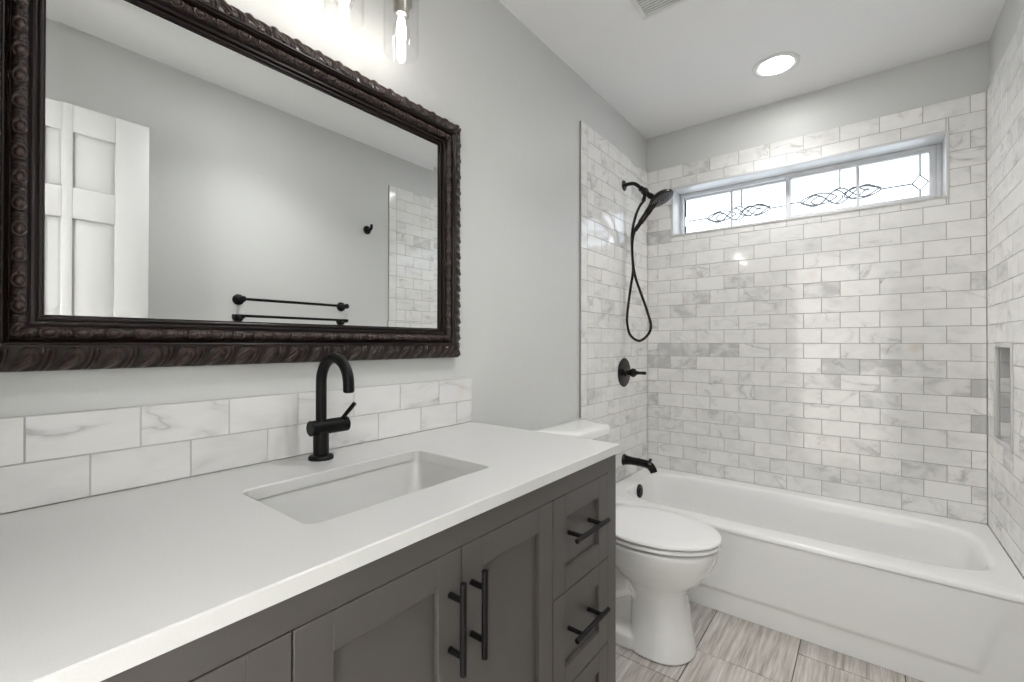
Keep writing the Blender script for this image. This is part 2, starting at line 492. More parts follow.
# niche: pale marble edging, and the lining
bm = BM()
xo = W - T - 0.004; xe = xo + 0.014; q_ = 0.002
for lo, hi in (((xo, NY0-NT, NZ0-NT), (xe, NY0+q_, NZ1+NT)), ((xo, NY1-q_, NZ0-NT), (xe, NY1+NT, NZ1+NT)),
               ((xo, NY0+q_, NZ1-q_), (xe, NY1-q_, NZ1+NT)), ((xo, NY0+q_, NZ0-NT), (xe, NY1-q_, NZ0+q_))):
    box(bm, lo, hi, 0.002)
obj('niche_edging', bm, M['quartz'], wr)
# lining of the two niche cheeks, its top and its sill
for Yc, sg in ((NY1-0.002, -1), (NY0+0.002, 1)):
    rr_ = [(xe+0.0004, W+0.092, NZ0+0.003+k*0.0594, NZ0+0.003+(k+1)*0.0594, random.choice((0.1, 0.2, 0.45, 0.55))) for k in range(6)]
    tile_mesh('niche_tiling', wr, (0, Yc, 0), (1, 0, 0), (0, 0, 1), (0, sg, 0), rr_, M['marble'], M['grout'], 0.0008)
bm = BM(); box(bm, (xe+0.0004, NY0+0.004, NZ1-0.003), (W+0.092, NY1-0.004, NZ1-0.0005)); box(bm, (xe+0.0004, NY0+0.004, NZ0+0.0005), (W+0.092, NY1-0.004, NZ0+0.003))
obj('niche_shelf', bm, M['quartz'], wr, None)
rects = []
for k in range(6):
    z0 = NZ0 + 0.006 + k*0.0593
    for a, b in ((0, 0.16), (0.16, -NY0+NY1)) if k % 2 else ((0, 0.083), (0.083, -NY0+NY1)):
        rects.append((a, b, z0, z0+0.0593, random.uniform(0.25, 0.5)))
tile_mesh('niche_tiling', wr, (W+0.093, NY1, 0), (0, -1, 0), (0, 0, 1), (-1, 0, 0), rects, M['marble'], M['grout'], 0.001)

# --- window lining and window
bm = BM(); FY = 0.130
for lo, hi in (((WX0-0.0115, -0.004, WZ0-0.0115), (WX0, FY+0.05, WZ1+0.0115)), ((WX1, -0.004, WZ0-0.0115), (WX1+0.0115, FY+0.05, WZ1+0.0115)),
               ((WX0, -0.004, WZ1), (WX1, FY+0.05, WZ1+0.0115)), ((WX0, -0.004, WZ0-0.0115), (WX1, FY+0.05, WZ0))):
    box(bm, lo, hi, 0.0015)
obj('window_lining', bm, M['quartz'], wb)
win = struct(bpy.data.objects.new('window_1', None)); COL.objects.link(win); win.location = (0.78, 0.15, WZ0)
bm = BM(); fw_ = 0.020
for lo, hi in (((WX0, FY, WZ0), (WX0+fw_, FY+0.045, WZ1)), ((WX1-fw_, FY, WZ0), (WX1, FY+0.045, WZ1)),
               ((WX0+fw_, FY, WZ1-fw_), (WX1-fw_, FY+0.045, WZ1)), ((WX0+fw_, FY, WZ0), (WX1-fw_, FY+0.045, WZ0+fw_))):
    box(bm, lo, hi, 0.002)
obj('window_frame', bm, M['vinyl'], win)
def sash(x0, x1, y, mull, pat_c, pat_w, dia_x, vline, s_=0.024):
    z0, z1 = WZ0+fw_, WZ1-fw_
    s = s_
    bm = BM()
    for lo, hi in (((x0, y, z0), (x0+s, y+0.022, z1)), ((x1-s, y, z0), (x1, y+0.022, z1)), ((x0+s, y, z1-0.012), (x1-s, y+0.022, z1)), ((x0+s, y, z0), (x1-s, y+0.022, z0+s))):
        box(bm, lo, hi, 0.002)
    so = obj('window_sash', bm, M['vinyl'], win)
    bm = BM(); box(bm, (mull-0.007, y+0.003, z0+s), (mull+0.007, y+0.009, z1-0.012), 0.001)
    obj('muntin', bm, M['vinyl'], so)
    bm = BM(); box(bm, (x0+s-0.004, y+0.012, z0+s-0.004), (x1-s+0.004, y+0.016, z1-0.008))
    obj('glass_pane', bm, M['pane'], so, None)
    bm = BM(); yl = y+0.0105; r = 0.0036
    zc = 1.925
    def line(p): tube(bm, [(a, yl, b) for a, b in p], r, 6)
    K = 40
    for ph in (0, PI):
        # wide interlaced lenses: two long strands crossing twice, two short ones between them
        line([(pat_c + pat_w*t, zc + 0.040*math.sin(PI*(t*1.5+0.5)+ph)*math.cos(PI*t/2)**0.5 + 0.010*t) for t in [-1 + 2*i/K for i in range(K+1)]])
        line([(pat_c + pat_w*0.72*t, zc + 0.034*math.cos(PI*(t*1.5)+ph+0.6)*max(0, math.cos(PI*t/2))**0.5 + 0.010*t) for t in [-1 + 2*i/K for i in range(K+1)]])
    for t0, t1 in ((-1, -0.05), (0.05, 1)):
        c = (t0+t1)/2*pat_w + pat_c; w = (t1-t0)/2*pat_w
        for sgn in (1, -1): line([(c + w*t, zc + sgn*0.030*max(0, math.cos(PI*t/2))**0.8) for t in [-1 + 2*i/20 for i in range(21)]])
    dz, dx = 0.036, 0.030
    line([(dia_x-dx, zc), (dia_x, zc+dz), (dia_x+dx, zc), (dia_x, zc-dz), (dia_x-dx, zc)])
    line([(dia_x, zc+dz), (dia_x, z1)]); line([(dia_x, zc-dz), (dia_x, z0+s)])
    line([(vline, zc+0.035), (vline, z1)])
    sg = 1 if dia_x > pat_c else -1
    line([(pat_c + sg*pat_w, zc), (dia_x - sg*dx, zc)])
    far = x0+s if sg > 0 else x1-s
    line([(pat_c - sg*pat_w, zc), (far, zc)])
    obj('lead_came', bm, M['lead'], so)
sash(WX0+fw_-0.012, 0.778, FY+0.022, 0.470, 0.502, 0.172, 0.200, 0.523, 0.012)
sash(0.752, WX1-fw_+0.0, FY-0.002, 1.073, 0.995, 0.173, 1.312, 0.9985)

# ------------------------------------------------------------------ door standing open (seen in the mirror)
door = struct(bpy.data.objects.new('door_1', None)); COL.objects.link(door); door.location = (1.28, -2.75, 0)
def door_leaf():
    y0, y1, xf, xb = -2.750, -2.258, 1.262, 1.297
    bm = BM(); box(bm, (xf+0.013, y0, 0.012), (xb, y1, 2.036), 0.002)
    cols = [(-2.486, -2.3635), (-2.640, -2.514)]
    rows = [(1.726, 1.936), (0.93, 1.612), (0.22, 0.80)]
    # raised frame of stiles and rails on the near face
    ys = [y0, -2.640, -2.514, -2.486, -2.3635, y1]
    for a, b in ((y0, -2.640), (-2.514, -2.486), (-2.3635, y1)): box(bm, (xf, a, 0.012), (xf+0.0135, b, 2.036), 0.0015)
    zr = [0.012, 0.22, 0.80, 0.93, 1.612, 1.726, 1.936, 2.036]
    for c0, c1 in cols:
        for a, b in ((0.012, 0.22), (0.80, 0.93), (1.612, 1.726), (1.936, 2.036)): box(bm, (xf, c0, a), (xf+0.0135, c1, b), 0.0015)
    o = obj('door_leaf', bm, M['door'], door)
    for c0, c1 in cols:
        for a, b in rows:
            bm = BM()
            g = 0.004; e = 0.030
            loft(bm, [[Vector((xf+0.0128, u, v)) for u, v in ((c0+g, a+g), (c1-g, a+g), (c1-g, b-g), (c0+g, b-g))],
                      [Vector((xf+0.0120, u, v)) for u, v in ((c0+g, a+g), (c1-g, a+g), (c1-g, b-g), (c0+g, b-g))],
                      [Vector((xf+0.003, u, v)) for u, v in ((c0+e, a+e), (c1-e, a+e), (c1-e, b-e), (c0+e, b-e))]])
            obj('door_panel', bm, M['door'], o)
    bm = BM(); lathe(bm, (xf, -2.315, 0.95), (-1, 0, 0), [(0, 0.030), (0.006, 0.028), (0.008, 0.012), (0.03, 0.011), (0.036, 0.024), (0.050, 0.027), (0.060, 0.018), (0.062, 0)])
    obj('door_knob', bm, M['bronze'], o)
door_leaf()

# ------------------------------------------------------------------ vanity cabinet
XF = 0.562; VR, VL = -1.636, -2.840
van = thing('vanity_cabinet', 'taupe painted shaker vanity cabinet with black bar pulls under the white countertop', 'cabinet', (0.28, -2.238, 0))
bm = BM()
box(bm, (0.004, VL, 0.10), (XF-0.024, VL+0.018, 0.845)); box(bm, (0.004, VR-0.018, 0.10), (XF-0.0005, VR, 0.845), 0.001)
box(bm, (0.004, VL+0.018, 0.10), (XF-0.024, VR-0.018, 0.118)); box(bm, (0.004, VL+0.018, 0.118), (0.012, VR-0.018, 0.845))
box(bm, (0.05, VL+0.01, 0.0), (0.49, VR-0.01, 0.10))
obj('carcass', bm, M['cab'], van)
bm = BM(); FT = 0.022
for lo, hi in (((XF-FT, VL, 0.10), (XF, -2.795, 0.845)), ((XF-FT, -1.684, 0.10), (XF, VR+0.0002, 0.845)),
               ((XF-FT, -2.795, 0.8005), (XF, -1.684, 0.845)), ((XF-FT, -2.795, 0.10), (XF, -1.684, 0.122))):
    box(bm, lo, hi, 0.0008, 1)
box(bm, (XF-FT-0.004, -2.530, 0.12), (XF-FT, -2.522, 0.80)); box(bm, (XF-FT-0.004, -1.957, 0.12), (XF-FT, -1.949, 0.80))
obj('face_frame', bm, M['cab'], van)
def shaker(name, y0, y1, z0, z1, sw):
    """a shaker front: four frame members round a recessed panel"""
    bm = BM(); g = 0.0013; x0, x1 = XF-0.020, XF+0.0003
    y0 += g; y1 -= g; z0 += g; z1 -= g
    b = 0.0009
    box(bm, (x0, y0, z0), (x1, y0+sw, z1), b, 1); box(bm, (x0, y1-sw, z0), (x1, y1, z1), b, 1)
    box(bm, (x0, y0+sw, z1-sw), (x1, y1-sw, z1), b, 1); box(bm, (x0, y0+sw, z0), (x1, y1-sw, z0+sw), b, 1)
    o = obj(name, bm, M['cab'], van, None)
    bm = BM(); box(bm, (x0+0.004, y0+sw-0.003, z0+sw-0.003), (x1-0.0095, y1-sw+0.003, z1-sw+0.003))
    obj('recessed_panel', bm, M['cab'], o, None)
    return o
def pull(parent, c, axis, L, cc):
    c = Vector(c); a = Vector((0, 1, 0)) if axis == 'y' else Vector((0, 0, 1))
    bm = BM(); so = 0.031
    d = Vector((XF+so, c.y, c.z)); r = 0.0058
    lathe(bm, d - a*L/2, a, [(0, r*0.8), (0.001, r), (L-0.001, r), (L, r*0.8)], 18)
    for s in (-1, 1):
        p = Vector((c.x, c.y, c.z)) + a*s*cc/2
        lathe(bm, p, (1, 0, 0), [(0, 0.0055), (XF+so-c.x, 0.0048)], 14)
    obj('bar_pull', bm, M['black'], parent)
ZD1 = 0.8000
d1 = shaker('cabinet_door', -2.526, -2.238, 0.122, ZD1, 0.052)
d2 = shaker('cabinet_door', -2.238, -1.953, 0.122, ZD1, 0.052)
pull(d1, (XF, -2.265, 0.683), 'z', 0.150, 0.090)
pull(d2, (XF, -2.213, 0.683), 'z', 0.150, 0.090)
for (ya, yb) in ((-1.953, -1.684), (-2.795, -2.526)):
    for (za, zb) in ((0.5755, ZD1), (0.3505, 0.5755), (0.122, 0.3505)):
        dr = shaker('drawer_front', ya, yb, za, zb, 0.050)
        pull(dr, (XF-0.0095, (ya+yb)/2-0.004, (za+zb)/2+0.012), 'y', 0.160, 0.096)

# countertop with a rounded sink cut-out
SX0, SX1, SY0, SY1 = 0.185, 0.442, -2.443, -2.021
CT, CB = 0.8688, 0.8450
bm = BM()
CX0, CX1, CY0, CY1 = 0.003, 0.570, -2.850, -1.626
def ring_pts(z, inset=0.0):
    inner = rrect(SX0-inset, SX1+inset, SY0-inset, SY1+inset, 0.022, z, 6)
    outer = []
    c = Vector(((SX0+SX1)/2, (SY0+SY1)/2, z))
    for p in inner:
        d = p - c
        # push each point to the slab outline
        hx = (CX1 - c.x) if d.x > 0 else (c.x - CX0); hy = (CY1 - c.y) if d.y > 0 else (c.y - CY0)
        outer.append((p, d))
    return inner
def slab_with_hole(bm, outer, inner_of, z0, z1):
    n = 7
    def build(z, ins, oins):
        I = [bm.verts.new(p) for p in rrect(SX0-ins, SX1+ins, SY0-ins, SY1+ins, 0.022, z, 6)]
        O = [bm.verts.new((x, y, z)) for x, y in ((CX1-oins, CY1-oins), (CX0, CY1-oins), (CX0, CY0), (CX1-oins, CY0))]
        return I, O
    e = 0.002
    It, Ot = build(z1, e, e); Im, Om = build(z1-e, 0, 0); Ib, Ob = build(z0, 0, 0)
    def cap(I, O):
        for q in range(4):
            seg = I[q*n:(q+1)*n]
            for i in range(n-1): bm.faces.new((O[q], seg[i], seg[i+1]))
            nx = (q+1) % 4
            bm.faces.new((O[q], seg[-1], I[nx*n], O[nx]))
    cap(It, Ot); cap(Ib, Ob)
    for A, B in ((It, Im), (Im, Ib), (Ot, Om), (Om, Ob)):
        k = len(A)
        for i in range(k): bm.faces.new((A[i], A[(i+1) % k], B[(i+1) % k], B[i]))
slab_with_hole(bm, None, None, CB, CT)
ct = obj('countertop', bm, M['quartz'], None, None)
tag(ct, 'long white quartz countertop with a rectangular sink cut-out on the taupe vanity', 'countertop')

# undermount sink
bm = BM()
def sr(o, z, r): return rrect(SX0-o, SX1+o, SY0-o, SY1+o, r, z, 6)
loft(bm, [sr(0.020, CB-0.0005, 0.03), sr(0.004, CB-0.0005, 0.026), sr(0.003, CB-0.006, 0.026), sr(-0.006, CB-0.045, 0.03), sr(-0.018, CB-0.092, 0.04), sr(-0.036, CB-0.112, 0.045),
          sr(-0.075, CB-0.119, 0.05), sr(-0.11, CB-0.121, 0.015)], False, True)
# outer skin
loft(bm, [sr(0.020, CB-0.0005, 0.03), sr(0.020, CB-0.012, 0.03), sr(0.006, CB-0.05, 0.03), sr(-0.02, CB-0.125, 0.04), sr(-0.10, CB-0.135, 0.02)], False, True)
bmesh.ops.remove_doubles(bm, verts=bm.verts[:], dist=0.0002)
sk = thing('undermount_sink', 'white rectangular undermount sink basin below the countertop cut-out', 'sink', ((SX0+SX1)/2, (SY0+SY1)/2, CB-0.135))
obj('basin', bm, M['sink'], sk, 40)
bm = BM(); lathe(bm, ((SX0+SX1)/2, (SY0+SY1)/2, CB-0.1205), (0, 0, 1), [(0, 0.022), (0.002, 0.022), (0.0028, 0.019), (0.0015, 0.016), (0.004, 0.012), (0.0045, 0)], 24)
obj('drain', bm, M['black'], sk)

# backsplash
bs_r = []
zA, zM, zB = CT, 0.9460, 1.0236
us = [0.0, 0.158, 0.3135, 0.4675, 0.6205, 0.772, 0.9245, 1.0765, 1.215]
for a, b in zip(us[:-1], us[1:]): bs_r.append((a, b, zM, zB, random.uniform(-0.1, 0.12)))
us = [0.0, 0.077, 0.233, 0.389, 0.541, 0.6915, 0.843, 0.996, 1.148, 1.215]
for a, b in zip(us[:-1], us[1:]): bs_r.append((a, b, zA+0.001, zM, random.uniform(-0.1, 0.14)))
bs = tile_mesh('backsplash', None, (T-0.0022, -1.6265, 0), (0, -1, 0), (0, 0, 1), (1, 0, 0), bs_r, M['marble2'], M['grout2'], 0.0095)
tag(bs, 'two-course white marble tile backsplash standing along the back of the countertop', 'backsplash')

# faucet
FX, FYc = 0.0790, -2.2246
fa = thing('basin_faucet', 'matte black single-lever basin faucet with a high arched spout behind the sink', 'faucet', (FX, FYc, CT))
bm = BM(); lathe(bm, (FX, FYc, CT), (0, 0, 1), [(0, 0.0285), (0.005, 0.0285), (0.009, 0.026), (0.011, 0.020), (0.0112, 0)], 32)
obj('base_flange', bm, M['black'], fa)
bm = BM(); lathe(bm, (FX, FYc, CT+0.009), (0, 0, 1), [(0, 0.0178), (0.056, 0.0178), (0.057, 0.0165)], 28)
obj('column', bm, M['black'], fa)
bm = BM(); lathe(bm, (FX, -2.2530, 0.9440), (0, 1, 0), [(0, 0), (0, 0.0160), (0.0015, 0.0180), (0.079, 0.0180), (0.0798, 0.0172), (0.0806, 0.0180), (0.096, 0.0180), (0.0975, 0.0160), (0.0975, 0)], 32)
obj('valve_body', bm, M['black'], fa)
bm = BM(); cx, cz, R = FX+0.0582, 1.0530, 0.0582
pts = [(FX, FYc, 0.955), (FX, FYc, 1.00), (FX, FYc, 1.03)] + [(cx - R*math.cos(a), FYc, cz + R*math.sin(a)) for a in [PI*i/22 for i in range(23)]]
pts += [(cx+R+0.0005, FYc, 1.045), (cx+R+0.001, FYc, 1.0365)]
tube(bm, pts, 0.0122, 22)
obj('arched_spout', bm, M['black'], fa)
bm = BM(); lathe(bm, (cx+R+0.001, FYc, 1.0375), (0, 0, -1), [(0, 0.0095), (0.003, 0.0095), (0.0032, 0)], 18)
obj('aerator', bm, M['hole'], fa)
bm = BM(); tube(bm, [(FX+0.002, -2.173, 0.955), (FX+0.012, -2.167, 0.970), (FX+0.024, -2.160, 0.986), (FX+0.033, -2.156, 0.997)], [0.0050, 0.0050, 0.0052, 0.0052], 14)
obj('lever_handle', bm, M['black'], fa)

# ------------------------------------------------------------------ framed mirror
MY0, MY1, MZ0, MZ1 = -2.684, -1.796, 1.191, 1.787     # the glass seen inside the frame
mir = thing('framed_mirror', 'wide wall mirror in a carved dark brown frame above the vanity', 'mirror', (0.0, (MY0+MY1)/2, MZ0-0.094))
def sm(a, b, x): 
    t = np.clip((x-a)/(b-a), 0, 1); return t*t*(3-2*t)
FWD = 0.094
def prof_lip(p):       # 0 .. 0.019
    return 0.020 + 0.006*sm(0.0, 0.003, p) - 0.003*sm(0.0055, 0.0065, p) + 0.008*sm(0.0075, 0.010, p) - 0.002*sm(0.0145, 0.0155, p) + 0.004*sm(0.0165, 0.0185, p)
def prof_bead(p):      # 0.019 .. 0.038
    t = np.clip((p-0.0285)/0.0095, -1, 1); return 0.033 + 0.010*np.sqrt(np.maximum(0, 1-t*t))
def prof_groove(p):    # 0.038 .. 0.052
    return 0.033 + 0.011*sm(0.039, 0.047, p) + 0.004*sm(0.0475, 0.049, p)
def prof_leaf(p):      # 0.052 .. 0.094
    t = np.clip((p-0.052)/0.042, 0, 1)
    return 0.046 - 0.027*t + 0.006*np.sin(PI*t) - 0.019*sm(0.965, 1.0, t)
def rel_none(s, p): return np.zeros_like(s+p)
def rel_bead(s, p):
    per = 0.041; q = (p-0.019)/0.019*2-1              # -1..1 across
    u = ((s/per) % 1.0)
    bud = np.exp(-(((u-0.30)/0.17)**2 + (q/0.62)**2)**2)
    ringr = np.sqrt(((u-0.30)/0.27)**2 + (q/0.95)**2); ring = np.exp(-((ringr-1)/0.16)**2)
    leaf = np.zeros_like(u*q)
    for k in (-1, 0, 1):
        uu = u - 0.76 - 0.0*k
        leaf += np.exp(-((uu*1.4 + k*0.10*(1+np.abs(q)) + 0.16*np.abs(q))/0.055)**2) * (1-0.3*np.abs(q))
    return np.clip(bud + 0.8*ring + 0.7*leaf, 0, 1.2)
def rel_leaf(s, p):
    per = 0.054; t = (p-0.052)/0.042
    u = ((s/per + 0.22*(t-0.5)) % 1.0)
    out = np.zeros_like(u*t)
    # a broad curling leaf with a mid rib, and slim reeds between the leaves
    w = 0.26*np.sqrt(np.clip(np.sin(PI*np.clip(t*1.05, 0, 1)), 0, 1))*(1.1-0.5*t) + 0.02
    d = (u-0.36 - 0.10*np.sin(PI*t*1.3))/w
    body = np.exp(-(d**2)**2)
    rib = np.exp(-((d)/0.16)**2)
    veins = 0.5+0.5*np.cos(2*PI*(np.abs(d)*1.3 - t*2.3))
    out += body*(0.45 + 0.35*veins) + 0.35*rib*body
    for c, wd in ((0.72, 0.050), (0.86, 0.045)):
        dd = (u-c-0.08*np.sin(PI*t))/wd
        out += 0.85*np.exp(-dd**2)*np.clip(np.sin(PI*np.clip(t*1.02, 0, 1)), 0, 1)**0.4
    curl = np.exp(-(((u-0.33)/0.10)**2 + ((t-0.80)/0.11)**2))
    out += 0.6*curl
    return np.clip(out, 0, 1.3)*sm(0.0, 0.06, t)*(1-sm(0.94, 0.99, t))

def moulding(name, pa, pb, npn, ds, prof, rel, amp, parent):
    """four mitred lengths of one moulding; p runs outward from the glass edge"""
    ps = np.linspace(pa, pb, npn)
    V, F, R = [], [], []
    base = 0
    cy, cz = (MY0+MY1)/2, (MZ0+MZ1)/2
    hy, hz = (MY1-MY0)/2, (MZ1-MZ0)/2
    for side in range(4):
        half = hy if side % 2 == 0 else hz
        other = hz if side % 2 == 0 else hy
        ns = int(2*(half+FWD)/ds)
        tt = np.linspace(-1, 1, ns)
        Pg, Tg = np.meshgrid(ps, tt)
        S = Tg*(half+Pg)
        s_pat = S + side*0.017
        r = rel(s_pat, Pg)
        fade = sm(0.0, 0.006, (half+Pg) - np.abs(S))
        h = prof(Pg) + amp*r*fade
        out = other+Pg
        if side == 0: y, z = cy+S, cz-out
        elif side == 2: y, z = cy+S, cz+out
        elif side == 1: y, z = cy+out, cz+S
        else: y, z = cy-out, cz+S
        V.append(np.stack([h+0.0, y, z], -1).reshape(-1, 3)); R.append((r*fade).reshape(-1))
        i = np.arange(ns-1)[:, None]*npn + np.arange(npn-1)[None, :]
        q = np.stack([i, i+1, i+npn+1, i+npn], -1).reshape(-1, 4) + base
        if side in (0, 1): q = q[:, ::-1]
        if side == 0 or side == 3: pass
        F.append(q); base += ns*npn
    V = np.concatenate(V); F = np.concatenate(F); R = np.concatenate(R)
    wv = parent_world(parent)
    me = bpy.data.meshes.new(name); me.from_pydata(V.tolist(), [], F.tolist())
    at = me.attributes.new('relief', 'FLOAT', 'POINT'); at.data.foreach_set('value', R.astype(np.float32))
    bm = bmesh.new(); bm.from_mesh(me); bmesh.ops.remove_doubles(bm, verts=bm.verts[:], dist=0.00001); bmesh.ops.recalc_face_normals(bm, faces=bm.faces[:])
    # outward is +x for most faces
    if sum(f.normal.x*f.calc_area() for f in bm.faces) < 0: bmesh.ops.reverse_faces(bm, faces=bm.faces[:])
    bm.to_mesh(me); bm.free()
    return link(name, me, M['frame'], parent, 50)
moulding('inner_lip', -0.002, 0.0192, 30, 0.06, prof_lip, rel_none, 0, mir)
moulding('beaded_moulding', 0.0190, 0.0382, 22, 0.0016, prof_bead, rel_bead, 0.0042, mir)
moulding('cove_moulding', 0.0380, 0.0522, 16, 0.06, prof_groove, rel_none, 0, mir)
moulding('leaf_carved_moulding', 0.0520, 0.0940, 34, 0.0016, prof_leaf, rel_leaf, 0.0072, mir)
bm = BM()
o_ = FWD-0.002
for lo, hi in (((0.001, MY0-o_, MZ0-o_), (0.019, MY1+o_, MZ0-0.003)), ((0.001, MY0-o_, MZ1+0.003), (0.019, MY1+o_, MZ1+o_)),
               ((0.001, MY0-o_, MZ0-0.003), (0.019, MY0-0.003, MZ1+0.003)), ((0.001, MY1+0.003, MZ0-0.003), (0.019, MY1+o_, MZ1+0.003))):
    box(bm, lo, hi)
obj('frame_back', bm, M['frame'], mir, None)
# glass with a bevelled border
bm = BM(); bv = 0.018; xg = 0.0180; rise = bv*math.tan(math.radians(1.9))
def rq(i, x): return [bm.verts.new((x, y, z)) for y, z in ((MY0-0.002+i, MZ0-0.002+i), (MY1+0.002-i, MZ0-0.002+i), (MY1+0.002-i, MZ1+0.002-i), (MY0-0.002+i, MZ1+0.002-i))]
A, B, Cc = rq(0.0, xg+rise), rq(bv+0.002, xg), rq(0.0, 0.014)
bm.faces.new(B)
for i in range(4):
    j = (i+1) % 4
    bm.faces.new((A[i], A[j], B[j], B[i])); bm.faces.new((Cc[i], Cc[j], A[j], A[i]))
bm.faces.new(Cc)
obj('mirror_glass', bm, M['mirror'], mir, None)

# ------------------------------------------------------------------ vanity light
LYS = [-2.022, -2.192, -2.362]; LX = 0.118
vl = thing('vanity_light', 'three-lamp vanity wall light with clear glass cylinder shades above the mirror', 'light', (0, -2.192, 2.13))
bm = BM(); box(bm, (0.0005, -2.48, 2.165), (0.022, -1.904, 2.245), 0.004)
obj('backplate', bm, M['nickel'], vl)
for y in LYS:
    bm = BM(); tube(bm, catmull([(0.02, y, 2.205), (0.07, y, 2.208), (LX-0.015, y, 2.198), (LX, y, 2.172), (LX, y, 2.12)], 6), 0.008, 12)
    arm = obj('lamp_arm', bm, M['nickel'], vl)
    bm = BM(); lathe(bm, (LX, y, 2.125), (0, 0, -1), [(0, 0.010), (0.002, 0.030), (0.010, 0.034), (0.012, 0.034), (0.016, 0.022), (0.020, 0.0205), (0.092, 0.0205), (0.094, 0.018), (0.094, 0)], 28)
    obj('socket', bm, M['nickel'], arm)
    bm = BM(); r0 = 0.0470
    lathe(bm, (LX, y, 2.112), (0, 0, -1), [(0.002, 0.026), (0.0, 0.040), (0.003, 0.0455), (0.010, r0), (0.181, r0), (0.1822, r0-0.0014), (0.181, r0-0.0028), (0.011, r0-0.0028), (0.004, 0.042), (0.002, 0.026)], 40, False, False)
    obj('glass_shade', bm, M['shade'], arm, 40)
    bm = BM(); zt = 2.032
    lathe(bm, (LX, y, zt), (0, 0, -1), [(0, 0.012), (0.008, 0.0125), (0.022, 0.017), (0.040, 0.0215), (0.056, 0.0225), (0.070, 0.019), (0.078, 0.012), (0.082, 0)], 24)
    bl = obj('light_bulb', bm, M['bulbglass'], arm, 60)
    bm = BM(); lathe(bm, (LX, y, zt-0.004), (0, 0, -1), [(0, 0.003), (0.006, 0.009), (0.03, 0.0125), (0.056, 0.0125), (0.066, 0.007), (0.068, 0)], 12)
    obj('glowing_filament', bm, M['bulb'], arm)

# ------------------------------------------------------------------ ceiling fittings
cl = thing('recessed_ceiling_light', 'round white recessed ceiling light glowing above the bathtub', 'ceiling light', (0.773, -0.359, H))
bm = BM(); lathe(bm, (0.773, -0.359, H), (0, 0, -1), [(0, 0.098), (0.004, 0.097), (0.007, 0.090), (0.006, 0.078), (0.002, 0.0695)], 48, False, False)
obj('trim_ring', bm, M['trimw'], cl)
bm = BM(); lathe(bm, (0.773, -0.359, H-0.001), (0, 0, -1), [(0, 0.0700), (0.002, 0.0700), (0.003, 0.058), (0.0034, 0)], 48, True, False)
obj('lit_diffuser', bm, M['can'], cl)

def downlight(x, y, w):
    d = bpy.data.lights.new('downlight', 'SPOT'); d.energy = w; d.color = (1.0, 0.995, 0.985)
    d.spot_size = math.radians(128); d.spot_blend = 0.75; d.shadow_soft_size = 0.07
    o = bpy.data.objects.new('downlight', d); COL.objects.link(o); o.location = (x, y, H-0.02)
downlight(0.773, -0.359, SPOT1_W); downlight(0.95, -1.80, FILL_SPOT_W)  # the second spot is an added fill to brighten the room evenly
fill_cl = thing('recessed_ceiling_light', 'added round white ceiling fill light, out of view over the vanity aisle near the entry', 'ceiling light', (0.95, -1.80, H))  # added out-of-view fitting that carries the fill spot
for nm, pr, mm in (('trim_ring', [(0, 0.098), (0.004, 0.097), (0.007, 0.090), (0.006, 0.078), (0.002, 0.074)], M['trimw']), ('lit_diffuser', [(0.001, 0.0745), (0.003, 0.0745), (0.004, 0.060), (0.0044, 0)], M['can'])):
    bm = BM(); lathe(bm, (0.95, -1.80, H), (0, 0, -1), pr, 48, nm == 'lit_diffuser', False); obj(nm, bm, mm, fill_cl)

vt = thing('ceiling_vent_grille', 'white slatted exhaust vent grille at the top edge of the ceiling', 'vent', (0.55, -1.19, H))
bm = BM(); vx0, vx1, vy0, vy1 = 0.401, 0.701, -1.340, -1.040; vz = H-0.012
fwv = 0.018
for lo, hi in (((vx0, vy0, vz), (vx1, vy0+fwv, H)), ((vx0, vy1-fwv, vz), (vx1, vy1, H)), ((vx0, vy0+fwv, vz), (vx0+fwv, vy1-fwv, H)), ((vx1-fwv, vy0+fwv, vz), (vx1, vy1-fwv, H))):
    box(bm, lo, hi, 0.002)
obj('vent_frame', bm, M['trimw'], vt)
bm = BM(); box(bm, (vx0+fwv, vy0+fwv, H-0.003), (vx1-fwv, vy1-fwv, H-0.001)); obj('duct_backing', bm, M['hole'], vt, None)
y = vy1-fwv-0.006
bm = BM()
while y > vy0+fwv+0.006:
    box(bm, (vx0+fwv, y-0.0042, vz+0.0012), (vx1-fwv, y+0.0042, vz+0.0036)); y -= 0.0135
obj('slats', bm, M['trimw'], vt, None)

# added fitting for the unseen hall fill lamp
bm = BM(); box(bm, (-1.26, -3.34, H-0.03), (-0.94, -3.04, H), 0.01)
hf = obj('hall_fill_fitting', bm, M['trimw']); tag(hf, 'square white fitting of the added, unseen fill lamp in the hall beyond the doorway', 'ceiling light')

